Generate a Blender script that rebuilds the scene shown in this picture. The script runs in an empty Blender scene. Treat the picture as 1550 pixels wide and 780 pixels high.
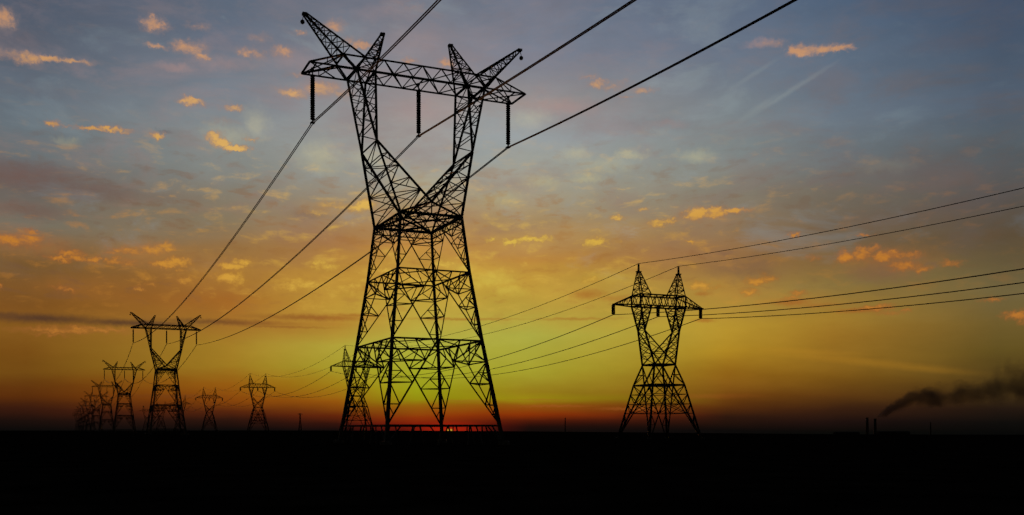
import bpy, bmesh, math, random
from mathutils import Vector, Matrix
random.seed(7)
sc = bpy.context.scene
COL = sc.collection
R = math.radians

# ------------------------------------------------------------------ camera
FPX, CX, YH = 1526.7, 775.0, 651.45          # the lens, as measured from the photograph's 1550 px width
EYE = 1.6
cam = bpy.data.cameras.new('camera')
cam.sensor_width = 36.0
cam.lens = 36.0 * FPX / 1550.0
cam.shift_y = (YH - 390.0) / 1550.0
cam.clip_start, cam.clip_end = 0.1, 60000
cam_o = bpy.data.objects.new('camera', cam)
cam_o.location = (0, 0, EYE)
cam_o.rotation_euler = (R(90), 0, 0)
COL.objects.link(cam_o)
sc.camera = cam_o

# ------------------------------------------------------------------ exposure, sun
sc.view_settings.view_transform = 'Standard'
sc.view_settings.look = 'None'
sc.view_settings.exposure = 0.0
sc.view_settings.gamma = 1.0
sc.cycles.use_adaptive_sampling = True
sc.cycles.adaptive_threshold = 0.03
sc.cycles.adaptive_min_samples = 12
sc.cycles.max_bounces = 4
sc.cycles.diffuse_bounces = 2
sc.cycles.glossy_bounces = 2
sc.cycles.volume_bounces = 1
SUN_AZ, SUN_EL = math.atan((683 - CX) / FPX), R(0.55)
sun = bpy.data.lights.new('sun', 'SUN')
sun.energy, sun.angle, sun.color = 0.35, R(0.53), (1.0, 0.38, 0.12)
sun_o = bpy.data.objects.new('sun', sun)
sun_o.rotation_euler = (R(90) - SUN_EL, 0, math.pi - SUN_AZ)
COL.objects.link(sun_o)


# ------------------------------------------------------------------ dusk sky
def lin(c):
    return tuple(((v / 255) / 12.92 if v / 255 <= 0.04045 else ((v / 255 + 0.055) / 1.055) ** 2.4) for v in c)


def azel(px, py):
    sx, sz = (px - CX) / FPX, (YH - py) / FPX
    return math.atan(sx), math.atan(sz / math.hypot(1, sx))


world = bpy.data.worlds.new('World')
sc.world = world
world.use_nodes = True
NT = world.node_tree
NT.nodes.clear()


def nd(t, **k):
    n = NT.nodes.new(t)
    for a, b in k.items():
        setattr(n, a, b)
    return n


def lk(a, b):
    NT.links.new(a, b)


def put(sock, v):
    if isinstance(v, bpy.types.NodeSocket):
        lk(v, sock)
    else:
        sock.default_value = v


def M(op, a, b=0.0, c=0.0, clamp=False):
    n = nd('ShaderNodeMath', operation=op, use_clamp=clamp)
    put(n.inputs[0], a)
    put(n.inputs[1], b)
    put(n.inputs[2], c)
    return n.outputs[0]


def VM(op, a, b=(0, 0, 0), c=(0, 0, 0)):
    n = nd('ShaderNodeVectorMath', operation=op)
    put(n.inputs[0], a)
    put(n.inputs[1], b)
    put(n.inputs[2], c)
    return n.outputs['Value'] if op in ('LENGTH', 'DOT_PRODUCT') else n.outputs['Vector']


def MR(v, a, b, c, d, mode='LINEAR'):
    n = nd('ShaderNodeMapRange', interpolation_type=mode, clamp=True)
    put(n.inputs[0], v)
    for i, x in enumerate((a, b, c, d)):
        put(n.inputs[1 + i], x)
    return n.outputs[0]


def MIX(f, a, b):
    n = nd('ShaderNodeMix', data_type='RGBA', clamp_factor=True)
    put(n.inputs[0], f)
    for s, v in ((n.inputs[6], a), (n.inputs[7], b)):
        if isinstance(v, tuple):
            s.default_value = (*v[:3], 1)
        else:
            lk(v, s)
    return n.outputs[2]


def NOISE(vec, scale, detail, rough=0.55, dist=0.0):
    n = nd('ShaderNodeTexNoise', noise_dimensions='3D')
    lk(vec, n.inputs['Vector'])
    n.inputs['Scale'].default_value = scale
    n.inputs['Detail'].default_value = detail
    n.inputs['Roughness'].default_value = rough
    n.inputs['Distortion'].default_value = dist
    return n


# direction -> azimuth and elevation, in thousandths of a radian
tc = nd('ShaderNodeTexCoord')
sep = nd('ShaderNodeSeparateXYZ')
lk(tc.outputs['Generated'], sep.inputs[0])
K = 1000.0
az = M('MULTIPLY', M('ARCTAN2', sep.outputs[0], sep.outputs[1]), K)
el = M('MULTIPLY', M('ARCSINE', sep.outputs[2]), K)
uv = nd('ShaderNodeCombineXYZ')
lk(az, uv.inputs[0])
lk(el, uv.inputs[1])
UV = uv.outputs[0]
# slow horizontal unevenness of the gradient
st = VM('MULTIPLY', UV, (1.0, 4.5, 1.0))
n_st = NOISE(st, 0.006, 4, 0.55)
bands = M('MULTIPLY', M('SUBTRACT', n_st.outputs['Fac'], 0.5), MR(el, 0, 60, 4, 26))
el_w = M('ADD', el, bands)

COLUMNS = {
    40: [(-60, (72, 82, 98)), (0, (79, 89, 105)), (60, (86, 94, 108)), (143, (98, 108, 120)), (190, (104, 114, 121)), (228, (104, 110, 113)), (260, (104, 98, 96)), (278, (103, 94, 90)),
         (320, (112, 106, 96)), (340, (114, 109, 95)), (375, (120, 96, 66)), (400, (118, 86, 48)), (463, (124, 80, 32)), (500, (132, 88, 30)), (530, (119, 76, 22)), (563, (113, 73, 20)),
         (590, (96, 52, 14)), (603, (88, 44, 12)), (620, (56, 26, 14)), (635, (28, 16, 12)), (651, (11, 10, 9))],
    350: [(-60, (86, 98, 116)), (0, (94, 106, 123)), (60, (104, 112, 127)), (138, (120, 130, 140)), (200, (136, 141, 141)), (250, (132, 135, 130)), (273, (131, 130, 122)), (310, (134, 122, 102)),
          (338, (136, 120, 94)), (380, (150, 112, 66)), (420, (156, 106, 48)), (453, (164, 104, 40)), (490, (162, 112, 42)), (530, (164, 126, 40)), (553, (160, 122, 34)), (580, (150, 92, 18)),
          (603, (136, 70, 12)), (622, (84, 36, 14)), (635, (46, 22, 14)), (651, (13, 11, 10))],
    510: [(-60, (96, 104, 119)), (0, (108, 114, 128)), (100, (130, 130, 138)), (200, (150, 150, 148)), (260, (150, 150, 142)), (300, (152, 138, 116)), (330, (158, 128, 94)), (370, (172, 122, 64)),
          (420, (186, 138, 56)), (470, (188, 148, 56)), (490, (178, 130, 48)), (520, (178, 162, 58)), (560, (168, 154, 44)), (585, (160, 126, 24)), (605, (148, 84, 14)), (628, (100, 38, 12)),
          (640, (52, 20, 12)), (651, (18, 12, 11))],
    630: [(-60, (102, 107, 121)), (0, (114, 118, 131)), (100, (140, 136, 142)), (180, (156, 148, 146)), (250, (156, 156, 150)), (310, (164, 142, 106)), (370, (190, 138, 66)), (420, (194, 154, 58)),
          (480, (190, 164, 64)), (520, (176, 172, 66)), (560, (166, 168, 42)), (590, (154, 156, 22)), (605, (148, 140, 16)), (615, (148, 92, 14)), (631, (142, 52, 10)), (642, (126, 28, 10)), (651, (92, 18, 10))],
    800: [(-60, (95, 104, 120)), (0, (107, 117, 134)), (80, (122, 127, 141)), (160, (150, 145, 143)), (203, (155, 160, 162)), (240, (158, 160, 152)), (293, (164, 155, 132)), (335, (166, 140, 100)),
          (393, (188, 136, 62)), (420, (192, 150, 58)), (470, (182, 156, 62)), (508, (173, 170, 68)), (560, (166, 158, 46)), (593, (150, 124, 26)), (604, (152, 134, 18)), (613, (144, 84, 16)),
          (628, (138, 50, 8)), (638, (76, 25, 10)), (645, (38, 15, 10)), (651, (20, 12, 10))],
    1100: [(-60, (83, 96, 116)), (0, (95, 108, 128)), (80, (106, 117, 134)), (160, (122, 130, 136)), (240, (130, 137, 135)), (300, (132, 124, 108)), (350, (144, 116, 84)), (383, (150, 110, 68)),
           (400, (152, 112, 62)), (440, (168, 132, 60)), (493, (182, 146, 48)), (530, (174, 134, 36)), (570, (146, 100, 24)), (583, (138, 92, 24)), (600, (112, 66, 16)), (618, (80, 42, 14)),
           (630, (46, 24, 14)), (651, (12, 10, 9))],
    1260: [(-60, (68, 86, 110)), (0, (80, 98, 121)), (90, (94, 109, 127)), (183, (107, 119, 131)), (240, (108, 115, 118)), (293, (112, 104, 92)), (350, (114, 96, 74)), (390, (126, 98, 60)),
           (430, (136, 112, 60)), (480, (160, 122, 44)), (510, (154, 112, 37)), (540, (144, 104, 32)), (570, (120, 82, 22)), (600, (92, 56, 18)), (620, (56, 31, 16)), (638, (30, 17, 14)), (654, (9, 9, 7))],
    1510: [(-60, (58, 73, 96)), (0, (66, 82, 105)), (90, (74, 88, 106)), (153, (81, 94, 110)), (200, (84, 94, 102)), (263, (85, 88, 89)), (300, (87, 82, 78)), (353, (93, 78, 58)),
           (400, (100, 86, 58)), (443, (112, 98, 62)), (490, (110, 90, 44)), (533, (96, 78, 32)), (570, (84, 64, 26)), (600, (58, 42, 20)), (620, (34, 23, 16)), (640, (15, 13, 11)), (656, (8, 8, 7))],
}
EL0, EL1 = -10.0, 480.0
fac_el = MR(el_w, EL0, EL1, 0.0, 1.0)
acc, prev = None, None
for x, stops in COLUMNS.items():
    r = nd('ShaderNodeValToRGB')
    cr = r.color_ramp
    cr.interpolation = 'LINEAR'
    st_ = []
    for y, c in reversed(stops):
        st_.append(((azel(x, y)[1] * K - EL0) / (EL1 - EL0), lin(c)))
    st_.append((0.93, lin(tuple(v * 0.72 for v in stops[0][1]))))
    while len(cr.elements) < len(st_):
        cr.elements.new(0.5)
    for i, (p, c) in enumerate(st_):
        cr.elements[i].position = p
    for i, (p, c) in enumerate(st_):
        cr.elements[i].color = (*c, 1)
    lk(fac_el, r.inputs[0])
    a = azel(x, YH)[0] * K
    acc = r.outputs[0] if acc is None else MIX(MR(az, prev, a, 0, 1), acc, r.outputs[0])
    prev = a

# ---- clouds: soft puffs far away, each at its own bearing and height
n_w1 = NOISE(UV, 0.035, 3, 0.6)
n_w2 = NOISE(UV, 0.16, 4, 0.6)
w1 = VM('MULTIPLY', VM('SUBTRACT', n_w1.outputs['Color'], (0.5, 0.5, 0.5)), (30, 14, 0))
w2 = VM('MULTIPLY', VM('SUBTRACT', n_w2.outputs['Color'], (0.5, 0.5, 0.5)), (15, 9, 0))
UVs = VM('ADD', VM('ADD', UV, VM('MULTIPLY', w2, (1.3, 1.2, 0))), VM('MULTIPLY', w1, (.4, .35, 0)))   # small puffs
UVr = VM('ADD', UV, VM('MULTIPLY', w2, (1.2, .42, 0)))      # thin streaks
UVl = VM('ADD', VM('ADD', UV, w1), w2)          # large soft masses


LAST = [None]      # each handful of clouds is evaluated after the one before it (keeps the shader's stack small)


def after(coord):
    if LAST[0] is None:
        return coord
    c = nd('ShaderNodeCombineXYZ')
    lk(M('MULTIPLY', LAST[0], 1e-7), c.inputs[2])
    return VM('ADD', coord, c.outputs[0])


def field(items, coord, soft=0.0, grow=1.0):
    m = None
    src = coord
    for n_, it in enumerate(items):
        if n_ % 10 == 0:
            if m is not None:
                LAST[0] = m
            coord = after(src)
        x, y, w, h, s = it[:5]
        rot = it[5] if len(it) > 5 else 0
        a, e = azel(x, y)
        a1 = azel(x + w, y)[0]
        e1 = azel(x, y - h)[1]
        hw, hh = max(1e-3, (a1 - a) * K * grow), max(1e-3, (e1 - e) * K * grow)
        if rot:
            d = VM('SUBTRACT', coord, (a * K, e * K, 0))
            rn = nd('ShaderNodeVectorRotate', rotation_type='Z_AXIS')
            lk(d, rn.inputs['Vector'])
            rn.inputs['Angle'].default_value = R(-rot)
            d = VM('MULTIPLY', rn.outputs[0], (1 / hw, 1 / hh, 0))
        else:
            d = VM('MULTIPLY_ADD', coord, (1 / hw, 1 / hh, 0), (-a * K / hw, -e * K / hh, 0))
        v = MR(VM('LENGTH', d), soft, 1.25, s, 0.0, 'SMOOTHSTEP')
        m = v if m is None else M('MAXIMUM', m, v)
    LAST[0] = m
    return m


MAUVE = [(30, 264, 130, 26, .9), (140, 290, 100, 20, .65), (40, 318, 90, 15, .75), (210, 296, 120, 14, .3), (1130, 405, 70, 20, .55), (1337, 412, 75, 22, .6), (1440, 268, 110, 26, .35),
         (1440, 66, 90, 18, .3), (1100, 384, 22, 6, .5), (1010, 190, 60, 14, .3), (1360, 330, 150, 20, .25), (470, 326, 40, 8, .4), (250, 198, 16, 4, .5), (46, 351, 18, 3, .5),
         (1398, 402, 9, 4, .6), (1411, 404, 10, 4, .6), (20, 60, 90, 18, .25), (60, 135, 100, 14, .2)]
PINK = [(838, 161, 80, 18, .55), (271, 101, 36, 9, .5), (340, 95, 60, 14, .4), (480, 132, 40, 14, .5), (440, 90, 60, 22, .3), (620, 60, 50, 30, .25), (640, 170, 80, 24, .3), (1009, 190, 40, 9, .3),
        (1151, 68, 26, 9, .5), (590, 20, 60, 16, .3), (560, 110, 60, 14, .3)]
REDS = [(60, 482, 130, 9, 1), (200, 489, 130, 7, .95), (0, 477, 80, 7, .8), (340, 488, 130, 6, .75), (480, 481, 110, 6, .75), (430, 495, 90, 2.5, .5), (540, 478, 60, 4, .6), (700, 483, 110, 3, .55),
        (870, 483, 80, 3, .5), (890, 446, 32, 10, .6), (930, 452, 30, 6, .4), (1066, 485, 22, 4, .6), (1198, 458, 34, 6, .6), (1300, 470, 48, 5, .65), (1240, 462, 60, 4, .3),
        (1062, 445, 18, 4, .5), (840, 615, 70, 2.5, .5), (960, 619, 70, 3, .5), (820, 605, 60, 2, .35), (700, 607, 60, 2, .3), (548, 437, 20, 5, .3), (716, 425, 18, 4, .3),
        (275, 600, 90, 4, .2), (1050, 600, 110, 5, .25)]
PALE = [(484, 237, 46, 28, .55), (388, 186, 26, 30, .5), (100, 212, 26, 8, .3), (872, 234, 32, 14, .5), (952, 235, 30, 9, .6), (915, 250, 50, 14, .4), (1054, 235, 34, 12, .45), (888, 269, 26, 8, .45),
        (820, 275, 40, 12, .4), (800, 182, 40, 18, .5), (560, 240, 40, 20, .4), (740, 424, 46, 16, .75), (770, 440, 30, 10, .6), (700, 405, 30, 9, .5), (930, 420, 50, 14, .3), 
        (1340, 250, 60, 14, .15), (340, 205, 44, 24, .45),
        (760, 300, 50, 16, .3), (640, 270, 60, 30, .3)]
LINES = [(1190, 142, 92, 5, .24, 27), (1150, 163, 48, 7, .2, 28), (1140, 113, 50, 5, .16, 27), (1300, 547, 190, 8, .22, -7.2), (1390, 557, 100, 7, .2, -7), (1220, 533, 100, 7, .2, -4)]
BROAD = [(455, 430, 90, 26, .7), (860, 440, 80, 26, .6), (340, 412, 80, 32, .65), (230, 388, 100, 26, .6), (1345, 397, 100, 26, .6), (45, 372, 90, 24, .65), (700, 405, 70, 22, .6), (1110, 436, 70, 24, .5), (520, 312, 70, 14, .5),
         (930, 350, 120, 22, .35), (1200, 455, 80, 14, .45), (110, 435, 90, 22, .35), (790, 365, 60, 14, .4), (1060, 330, 80, 18, .35)]
PUFFS = [(5, 29, 15, 14, .8), (15, 82, 24, 7, .5), (42, 89, 20, 8, .8), (76, 88, 22, 5, .75), (112, 92, 28, 3.5, .6), (233, 36, 17, 9, .85), (231, 28, 6, 6, .7), (300, 40, 17, 5, .45), (238, 70, 16, 4, .65),
         (286, 71, 20, 8, .8), (296, 78, 14, 6, .6), (304, 86, 10, 5, .7), (374, 79, 12, 6, .8), (388, 84, 12, 5, .5), (391, 57, 16, 6, .4), (288, 153, 15, 5, 1.0), (281, 150, 8, 5, .8), (353, 164, 14, 4, .8),
         (82, 187, 10, 5, .9), (105, 190, 24, 2, .45), (138, 195, 22, 2.6, .8), (165, 195, 16, 3, .8), (185, 198, 18, 3, .5), (237, 205, 11, 5, .8), (326, 208, 12, 8, 1.0), (335, 216, 10, 6, .9), (357, 224, 17, 3.6, 1.0),
         (338, 181, 18, 5, .35), (375, 210, 10, 3, .5),
         (18, 365, 26, 7, .8), (44, 364, 20, 8, .8), (50, 351, 12, 3, .6), (104, 384, 18, 4, .8), (90, 392, 16, 4, .85), (114, 391, 14, 4, .8), (142, 393, 9, 4, .8), (190, 380, 20, 5, .6), (230, 377, 20, 7, .7),
         (250, 373, 16, 7, .75), (168, 384, 10, 3, .5), (178, 396, 14, 4, .7), (196, 399, 12, 4, .7), (250, 400, 20, 4, .9), (272, 396, 16, 5, .9), (90, 436, 10, 4, .6), (103, 441, 10, 3, .6), (212, 437, 7, 4, .7),
         (230, 431, 7, 4, .5), (279, 424, 12, 4, .6), (352, 402, 18, 5, .9), (366, 395, 15, 5, .9), (345, 420, 16, 8, .85), (360, 423, 12, 10, .7), (350, 437, 8, 6, .4), (0, 433, 6, 5, .6), (274, 409, 8, 3, .5),
         (90, 500, 60, 4, .55), (140, 498, 60, 4, .6), (75, 506, 26, 3, .5), (185, 503, 40, 3, .35),
         (427, 78, 14, 7, .75), (420, 74, 8, 5, .6), (505, 39, 15, 8, .6), (456, 49, 7, 3, .8), (530, 61, 9, 5, .6), (549, 69, 14, 6, .7), (443, 140, 22, 7, .7), (488, 135, 26, 10, .65), (520, 142, 20, 8, .5),
         (619, 92, 12, 4, .7), (676, 96, 11, 6, .75), (630, 12, 14, 5, .35), (448, 113, 12, 4, .5), (600, 2, 20, 6, .35), (551, 309, 13, 7, 1.0), (540, 314, 12, 6, .8), (507, 311, 28, 5, .55), (486, 322, 30, 5, .5),
         (440, 433, 24, 7, .7), (470, 431, 24, 8, .7), (455, 425, 14, 5, .6), (478, 398, 10, 5, .7), (490, 405, 18, 6, .7), (532, 438, 24, 8, .6), (579, 410, 18, 5, .7), (672, 400, 18, 6, .7), (548, 425, 20, 5, .5),
         (744, 362, 10, 3, .7), (774, 367, 11, 4, .9), (806, 363, 20, 4, .95), (797, 360, 10, 4, .6), (820, 360, 9, 3, .7),
         (893, 118, 10, 4, .5), (908, 127, 12, 6, .7), (925, 132, 18, 5, .5), (939, 125, 14, 3, .4), (973, 136, 14, 4, .6), (948, 147, 12, 2, .5), (1164, 67, 20, 5, .45), (1206, 77, 14, 7, .9), (1222, 78, 14, 6, .8),
         (1245, 76, 22, 6, .85), (1268, 74, 14, 4, .8), (1283, 74, 10, 3, .6), (1052, 324, 12, 8, 1.0), (1062, 322, 12, 6, 1.0), (1084, 321, 14, 7, 1.0), (1106, 319, 14, 4, 1.0), (1124, 320, 12, 3, .6),
         (934, 329, 10, 4, .9), (975, 317, 9, 3, .6), (995, 339, 14, 4, .8), (1012, 335, 14, 4, .7), (896, 366, 10, 6, .9), (906, 366, 12, 5, .85), (933, 366, 7, 4, .4), (1045, 366, 8, 3, .6), (893, 424, 10, 4, .7),
         (1056, 432, 14, 6, .75), (1066, 438, 12, 4, .6), (1083, 435, 8, 3, .5), (1148, 424, 18, 5, .8), (1160, 421, 14, 5, .7), (1134, 442, 11, 5, .8), (1202, 356, 9, 3, .8), (1311, 356, 9, 2, .7), (1276, 390, 13, 8, .75),
         (1305, 384, 12, 9, .8), (1322, 376, 9, 5, .7), (1336, 388, 16, 7, .8), (1352, 386, 14, 6, .75), (1381, 386, 13, 5, .65), (1368, 402, 20, 6, .7), (1395, 408, 12, 4, .6), (1440, 398, 14, 4, .6), (1232, 390, 10, 3, .45),
         (1207, 443, 11, 4, .8), (1196, 452, 14, 3, .6), (1324, 465, 20, 3.5, .8), (1342, 474, 20, 3, .5), (1372, 471, 12, 3, .5), (1503, 454, 14, 3, .6), (1538, 477, 15, 6, .8), (1548, 482, 10, 6, .7), (1281, 262, 12, 3, .2)]

UVn = VM('MULTIPLY', UV, (1, 1.7, 1))
tex = NOISE(UVn, 0.07, 6, 0.62, 0.35)
fbm = M('SUBTRACT', tex.outputs['Fac'], 0.5)
big = NOISE(VM('MULTIPLY', UV, (1, 2.3, 1)), 0.0085, 6, 0.62, 0.4)
mid_ = NOISE(VM('MULTIPLY', UV, (1, 2.6, 1)), 0.03, 5, 0.6, 0.3)
nearsun = MR(VM('LENGTH', VM('MULTIPLY', VM('SUBTRACT', UV, (-50, 120, 0)), (1 / 330, 1 / 300, 0))), 0.15, 1.15, 1, 0, 'SMOOTHSTEP')
high = MR(el, 150, 330, 0, 1)
side = MR(M('ABSOLUTE', M('ADD', az, 60)), 190, 480, 0, 1)


def ragged(m, k, lo, hi):
    """puffs get a torn edge and thin places from the fine noise"""
    return MR(M('MULTIPLY', m, M('ADD', 1.0, M('MULTIPLY', fbm, k))), lo, hi, 0, 1, 'SMOOTHSTEP')


c_o = MIX(nearsun, lin((208, 138, 46)), lin((220, 184, 76)))
c_o = MIX(MR(el, 190, 235, 0, 1), c_o, lin((228, 182, 94)))
c_o = MIX(MR(el, 250, 350, 0, 1), c_o, lin((198, 148, 110)))
c_o = MIX(M('MULTIPLY', side, MR(el, 260, 330, .9, .2)), c_o, lin((184, 116, 46)))
c_d = MIX(high, MIX(nearsun, lin((156, 94, 46)), lin((188, 144, 54))), lin((156, 128, 118)))
c_p = MIX(high, lin((222, 206, 84)), lin((200, 192, 168)))
c_p = MIX(MR(az, 280, 420, 0, 1), c_p, lin((148, 158, 158)))
c_m = MIX(MR(el, 150, 300, 0, 1), lin((122, 90, 70)), lin((98, 90, 96)))
c_k = lin((178, 142, 134))
c_r = MIX(MR(az, -310, -140, 0, 1), lin((86, 58, 38)), lin((160, 88, 34)))
c_l = MIX(MR(el, 120, 220, 0, 1), lin((188, 132, 36)), lin((156, 164, 160)))
col = acc
# broad mottling of the high haze: warm mauve against blue grey
mot = MR(big.outputs['Fac'], 0.46, 0.66, 0, 1, 'SMOOTHSTEP')
env = M('MULTIPLY', MR(el, 130, 200, 0, 1), MR(el, 300, 400, 1, .5))
col = MIX(M('MULTIPLY', M('MULTIPLY', mot, env), .42), col, MIX(MR(az, 100, 420, 0, 1), MIX(MR(el, 160, 300, 0, 1), lin((150, 108, 78)), lin((146, 128, 130))), lin((98, 88, 86))))
# and clear, paler gaps
gap = MR(big.outputs['Fac'], 0.46, 0.30, 0, 1, 'SMOOTHSTEP')
col = MIX(M('MULTIPLY', M('MULTIPLY', gap, env), .38), col, MIX(side, lin((150, 162, 164)), lin((104, 120, 130))))
# broken layer at middle height: lit edges over brown shade
band = M('MULTIPLY', M('MULTIPLY', MR(el, 95, 130, 0, 1), MR(az, 130, 360, 1, .35)), MR(el, 225, 290, 1, .12))
sh = MR(mid_.outputs['Fac'], 0.47, 0.32, 0, 1, 'SMOOTHSTEP')
col = MIX(M('MULTIPLY', M('MULTIPLY', sh, band), .36), col, MIX(nearsun, lin((112, 80, 58)), lin((168, 112, 52))))
mo2 = MR(mid_.outputs['Fac'], 0.52, 0.72, 0, 1, 'SMOOTHSTEP')
mo3 = M('MULTIPLY', mo2, MR(M('ADD', M('MULTIPLY', fbm, 1.8), 0.6), 0, 1, .2, 1))
col = MIX(M('MULTIPLY', M('MULTIPLY', mo3, band), .55), col, c_o)
for items, coord, c, amt in ((BROAD, UVl, MIX(.45, c_d, c_o), 0.6), (MAUVE, UVl, c_m, 1.0), (PINK, UVl, c_k, 0.8), (REDS, UVr, c_r, 1.0), (PALE, UVl, c_p, 0.6)):
    f = field(items, coord)
    f = M('MULTIPLY', f, MR(M('ADD', M('MULTIPLY', fbm, 1.6), 0.8), 0, 1, 0.75 if items is REDS else 0.3, 1.0))
    col = MIX(M('MULTIPLY', f, amt), col, c)
col = MIX(field(LINES, VM('MULTIPLY_ADD', UV, (1, 1, 1), VM('MULTIPLY', w2, (.3, .25, 0))), 0.0), col, c_l)
puff = field(PUFFS, UVs, 0.0, 1.85)
body = ragged(puff, 1.3, 0.02, 0.75)
core = ragged(puff, 2.2, 0.31, 0.98)
col = MIX(M('MULTIPLY', body, 0.7), col, c_d)
col = MIX(M('MULTIPLY', core, 0.9), col, c_o)
n_v = NOISE(VM('MULTIPLY', UV, (1, 2.4, 1)), 0.018, 5, 0.6)
vary = MR(n_v.outputs['Fac'], 0.25, 0.75, 0.94, 1.06)
col = VM('SCALE', col)
lk(vary, col.node.inputs['Scale'])
# the last of the sun on the horizon
sa, se = azel(681, 651.5)
dsun = VM('SUBTRACT', UV, (sa * K, se * K, 0))
glow = MR(VM('LENGTH', VM('MULTIPLY', dsun, (1 / 48, 1 / 12, 0))), 0.0, 1.0, .7, 0, 'SMOOTHSTEP')
disc = MR(VM('LENGTH', VM('MULTIPLY', dsun, (1 / 4.2, 1 / 1.8, 0))), 0.4, 1.0, .8, 0, 'SMOOTHSTEP')
col = MIX(glow, col, lin((186, 36, 12)))
col = MIX(disc, col, lin((196, 160, 50)))
# away from the sunset the clear-sky model takes over, dim at this hour
sky = nd('ShaderNodeTexSky', sky_type='NISHITA', sun_disc=False, sun_elevation=SUN_EL, sun_rotation=SUN_AZ)
nish = VM('SCALE', sky.outputs[0])
nish.node.inputs['Scale'].default_value = 0.03
back = MR(M('ABSOLUTE', az), 620, 1150, 0, 1, 'SMOOTHSTEP')
col = MIX(back, col, nish)
bg = nd('ShaderNodeBackground')
lk(col, bg.inputs[0])
bg.inputs[1].default_value = 1.0
wo = nd('ShaderNodeOutputWorld')
lk(bg.outputs[0], wo.inputs[0])
world.cycles.sampling_method = 'MANUAL'
world.cycles.sample_map_resolution = 512


# ------------------------------------------------------------------ materials
def material(name, base, rough, metallic=0.0, noise_scale=2.0, var=0.35, bump=0.0, spec=0.5):
    m = bpy.data.materials.new(name)
    m.use_nodes = True
    t = m.node_tree
    b = t.nodes['Principled BSDF']
    tcn = t.nodes.new('ShaderNodeTexCoord')
    nz = t.nodes.new('ShaderNodeTexNoise')
    nz.inputs['Scale'].default_value = noise_scale
    nz.inputs['Detail'].default_value = 6
    t.links.new(tcn.outputs['Object'], nz.inputs['Vector'])
    r = t.nodes.new('ShaderNodeValToRGB')
    r.color_ramp.elements[0].position, r.color_ramp.elements[1].position = 0.3, 0.7
    r.color_ramp.elements[0].color = (*[c * (1 - var) for c in base], 1)
    r.color_ramp.elements[1].color = (*[min(1, c * (1 + var)) for c in base], 1)
    t.links.new(nz.outputs['Fac'], r.inputs[0])
    t.links.new(r.outputs[0], b.inputs['Base Color'])
    b.inputs['Roughness'].default_value = rough
    b.inputs['Metallic'].default_value = metallic
    b.inputs['Specular IOR Level'].default_value = spec
    if bump:
        bp = t.nodes.new('ShaderNodeBump')
        bp.inputs['Strength'].default_value = bump
        t.links.new(nz.outputs['Fac'], bp.inputs['Height'])
        t.links.new(bp.outputs[0], b.inputs['Normal'])
    return m


STEEL = material('weathered_steel', (0.045, 0.043, 0.042), 0.7, 0.2, 1.5, spec=0.2)
CABLE = material('aluminium_cable', (0.05, 0.05, 0.05), 0.6, 0.3, 6.0, spec=0.2)
GLAZE = material('brown_porcelain', (0.03, 0.014, 0.01), 0.85, 0.0, 4.0, spec=0.08)
CONC = material('soiled_concrete', (0.07, 0.065, 0.06), 0.9, 0.0, 3.0)
BRICK = material('sooty_brick', (0.06, 0.045, 0.04), 0.9, 0.0, 0.6)
SHEET = material('dark_sheet_metal', (0.04, 0.036, 0.033), 0.95, 0.0, 0.4, spec=0.0)
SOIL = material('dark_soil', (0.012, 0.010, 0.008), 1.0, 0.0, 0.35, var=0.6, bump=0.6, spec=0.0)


# ------------------------------------------------------------------ terrain
def slope_at(azr):
    """the plain falls away very gently towards the right of the view"""
    x = CX + FPX * math.tan(max(-1.2, min(1.2, azr)))
    t = max(0.0, min(1.0, (x - 520) / 880))
    return (t * t * (3 - 2 * t)) * 5.6 / FPX


def ground_z(x, y):
    r = math.hypot(x, y)
    z = -r * slope_at(math.atan2(x, y)) if y > 0 else 0.0
    if r > 25:
        z += 0.10 * math.sin(x * 0.021 + 1.3) * math.sin(y * 0.017) + 0.05 * math.sin(x * 0.11 + y * 0.03)
    return z


bm = bmesh.new()
NA, rings = 256, [0.0]
r = 1.5
while r < 7000:
    rings.append(r)
    r *= 1.16
grid = []
c0 = bm.verts.new((0, 0, 0))
for rr in rings[1:]:
    row = []
    for k in range(NA):
        a = 2 * math.pi * k / NA
        x, y = rr * math.sin(a), rr * math.cos(a)
        row.append(bm.verts.new((x, y, ground_z(x, y))))
    grid.append(row)
for k in range(NA):
    bm.faces.new((c0, grid[0][(k + 1) % NA], grid[0][k]))
for a, b in zip(grid, grid[1:]):
    for k in range(NA):
        bm.faces.new((a[k], a[(k + 1) % NA], b[(k + 1) % NA], b[k]))
bmesh.ops.recalc_face_normals(bm, faces=bm.faces)
me = bpy.data.meshes.new('ground')
bm.to_mesh(me)
bm.free()
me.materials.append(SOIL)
for p in me.polygons:
    p.use_smooth = True
if me.polygons[0].normal.z < 0:
    me.flip_normals()
ground = bpy.data.objects.new('ground', me)
ground['kind'] = 'structure'
ground['label'] = 'flat dark plain reaching the horizon'
COL.objects.link(ground)


# ------------------------------------------------------------------ building helpers
THIN = [1.0, 1.0]       # section sizes of bars and angles


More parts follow.
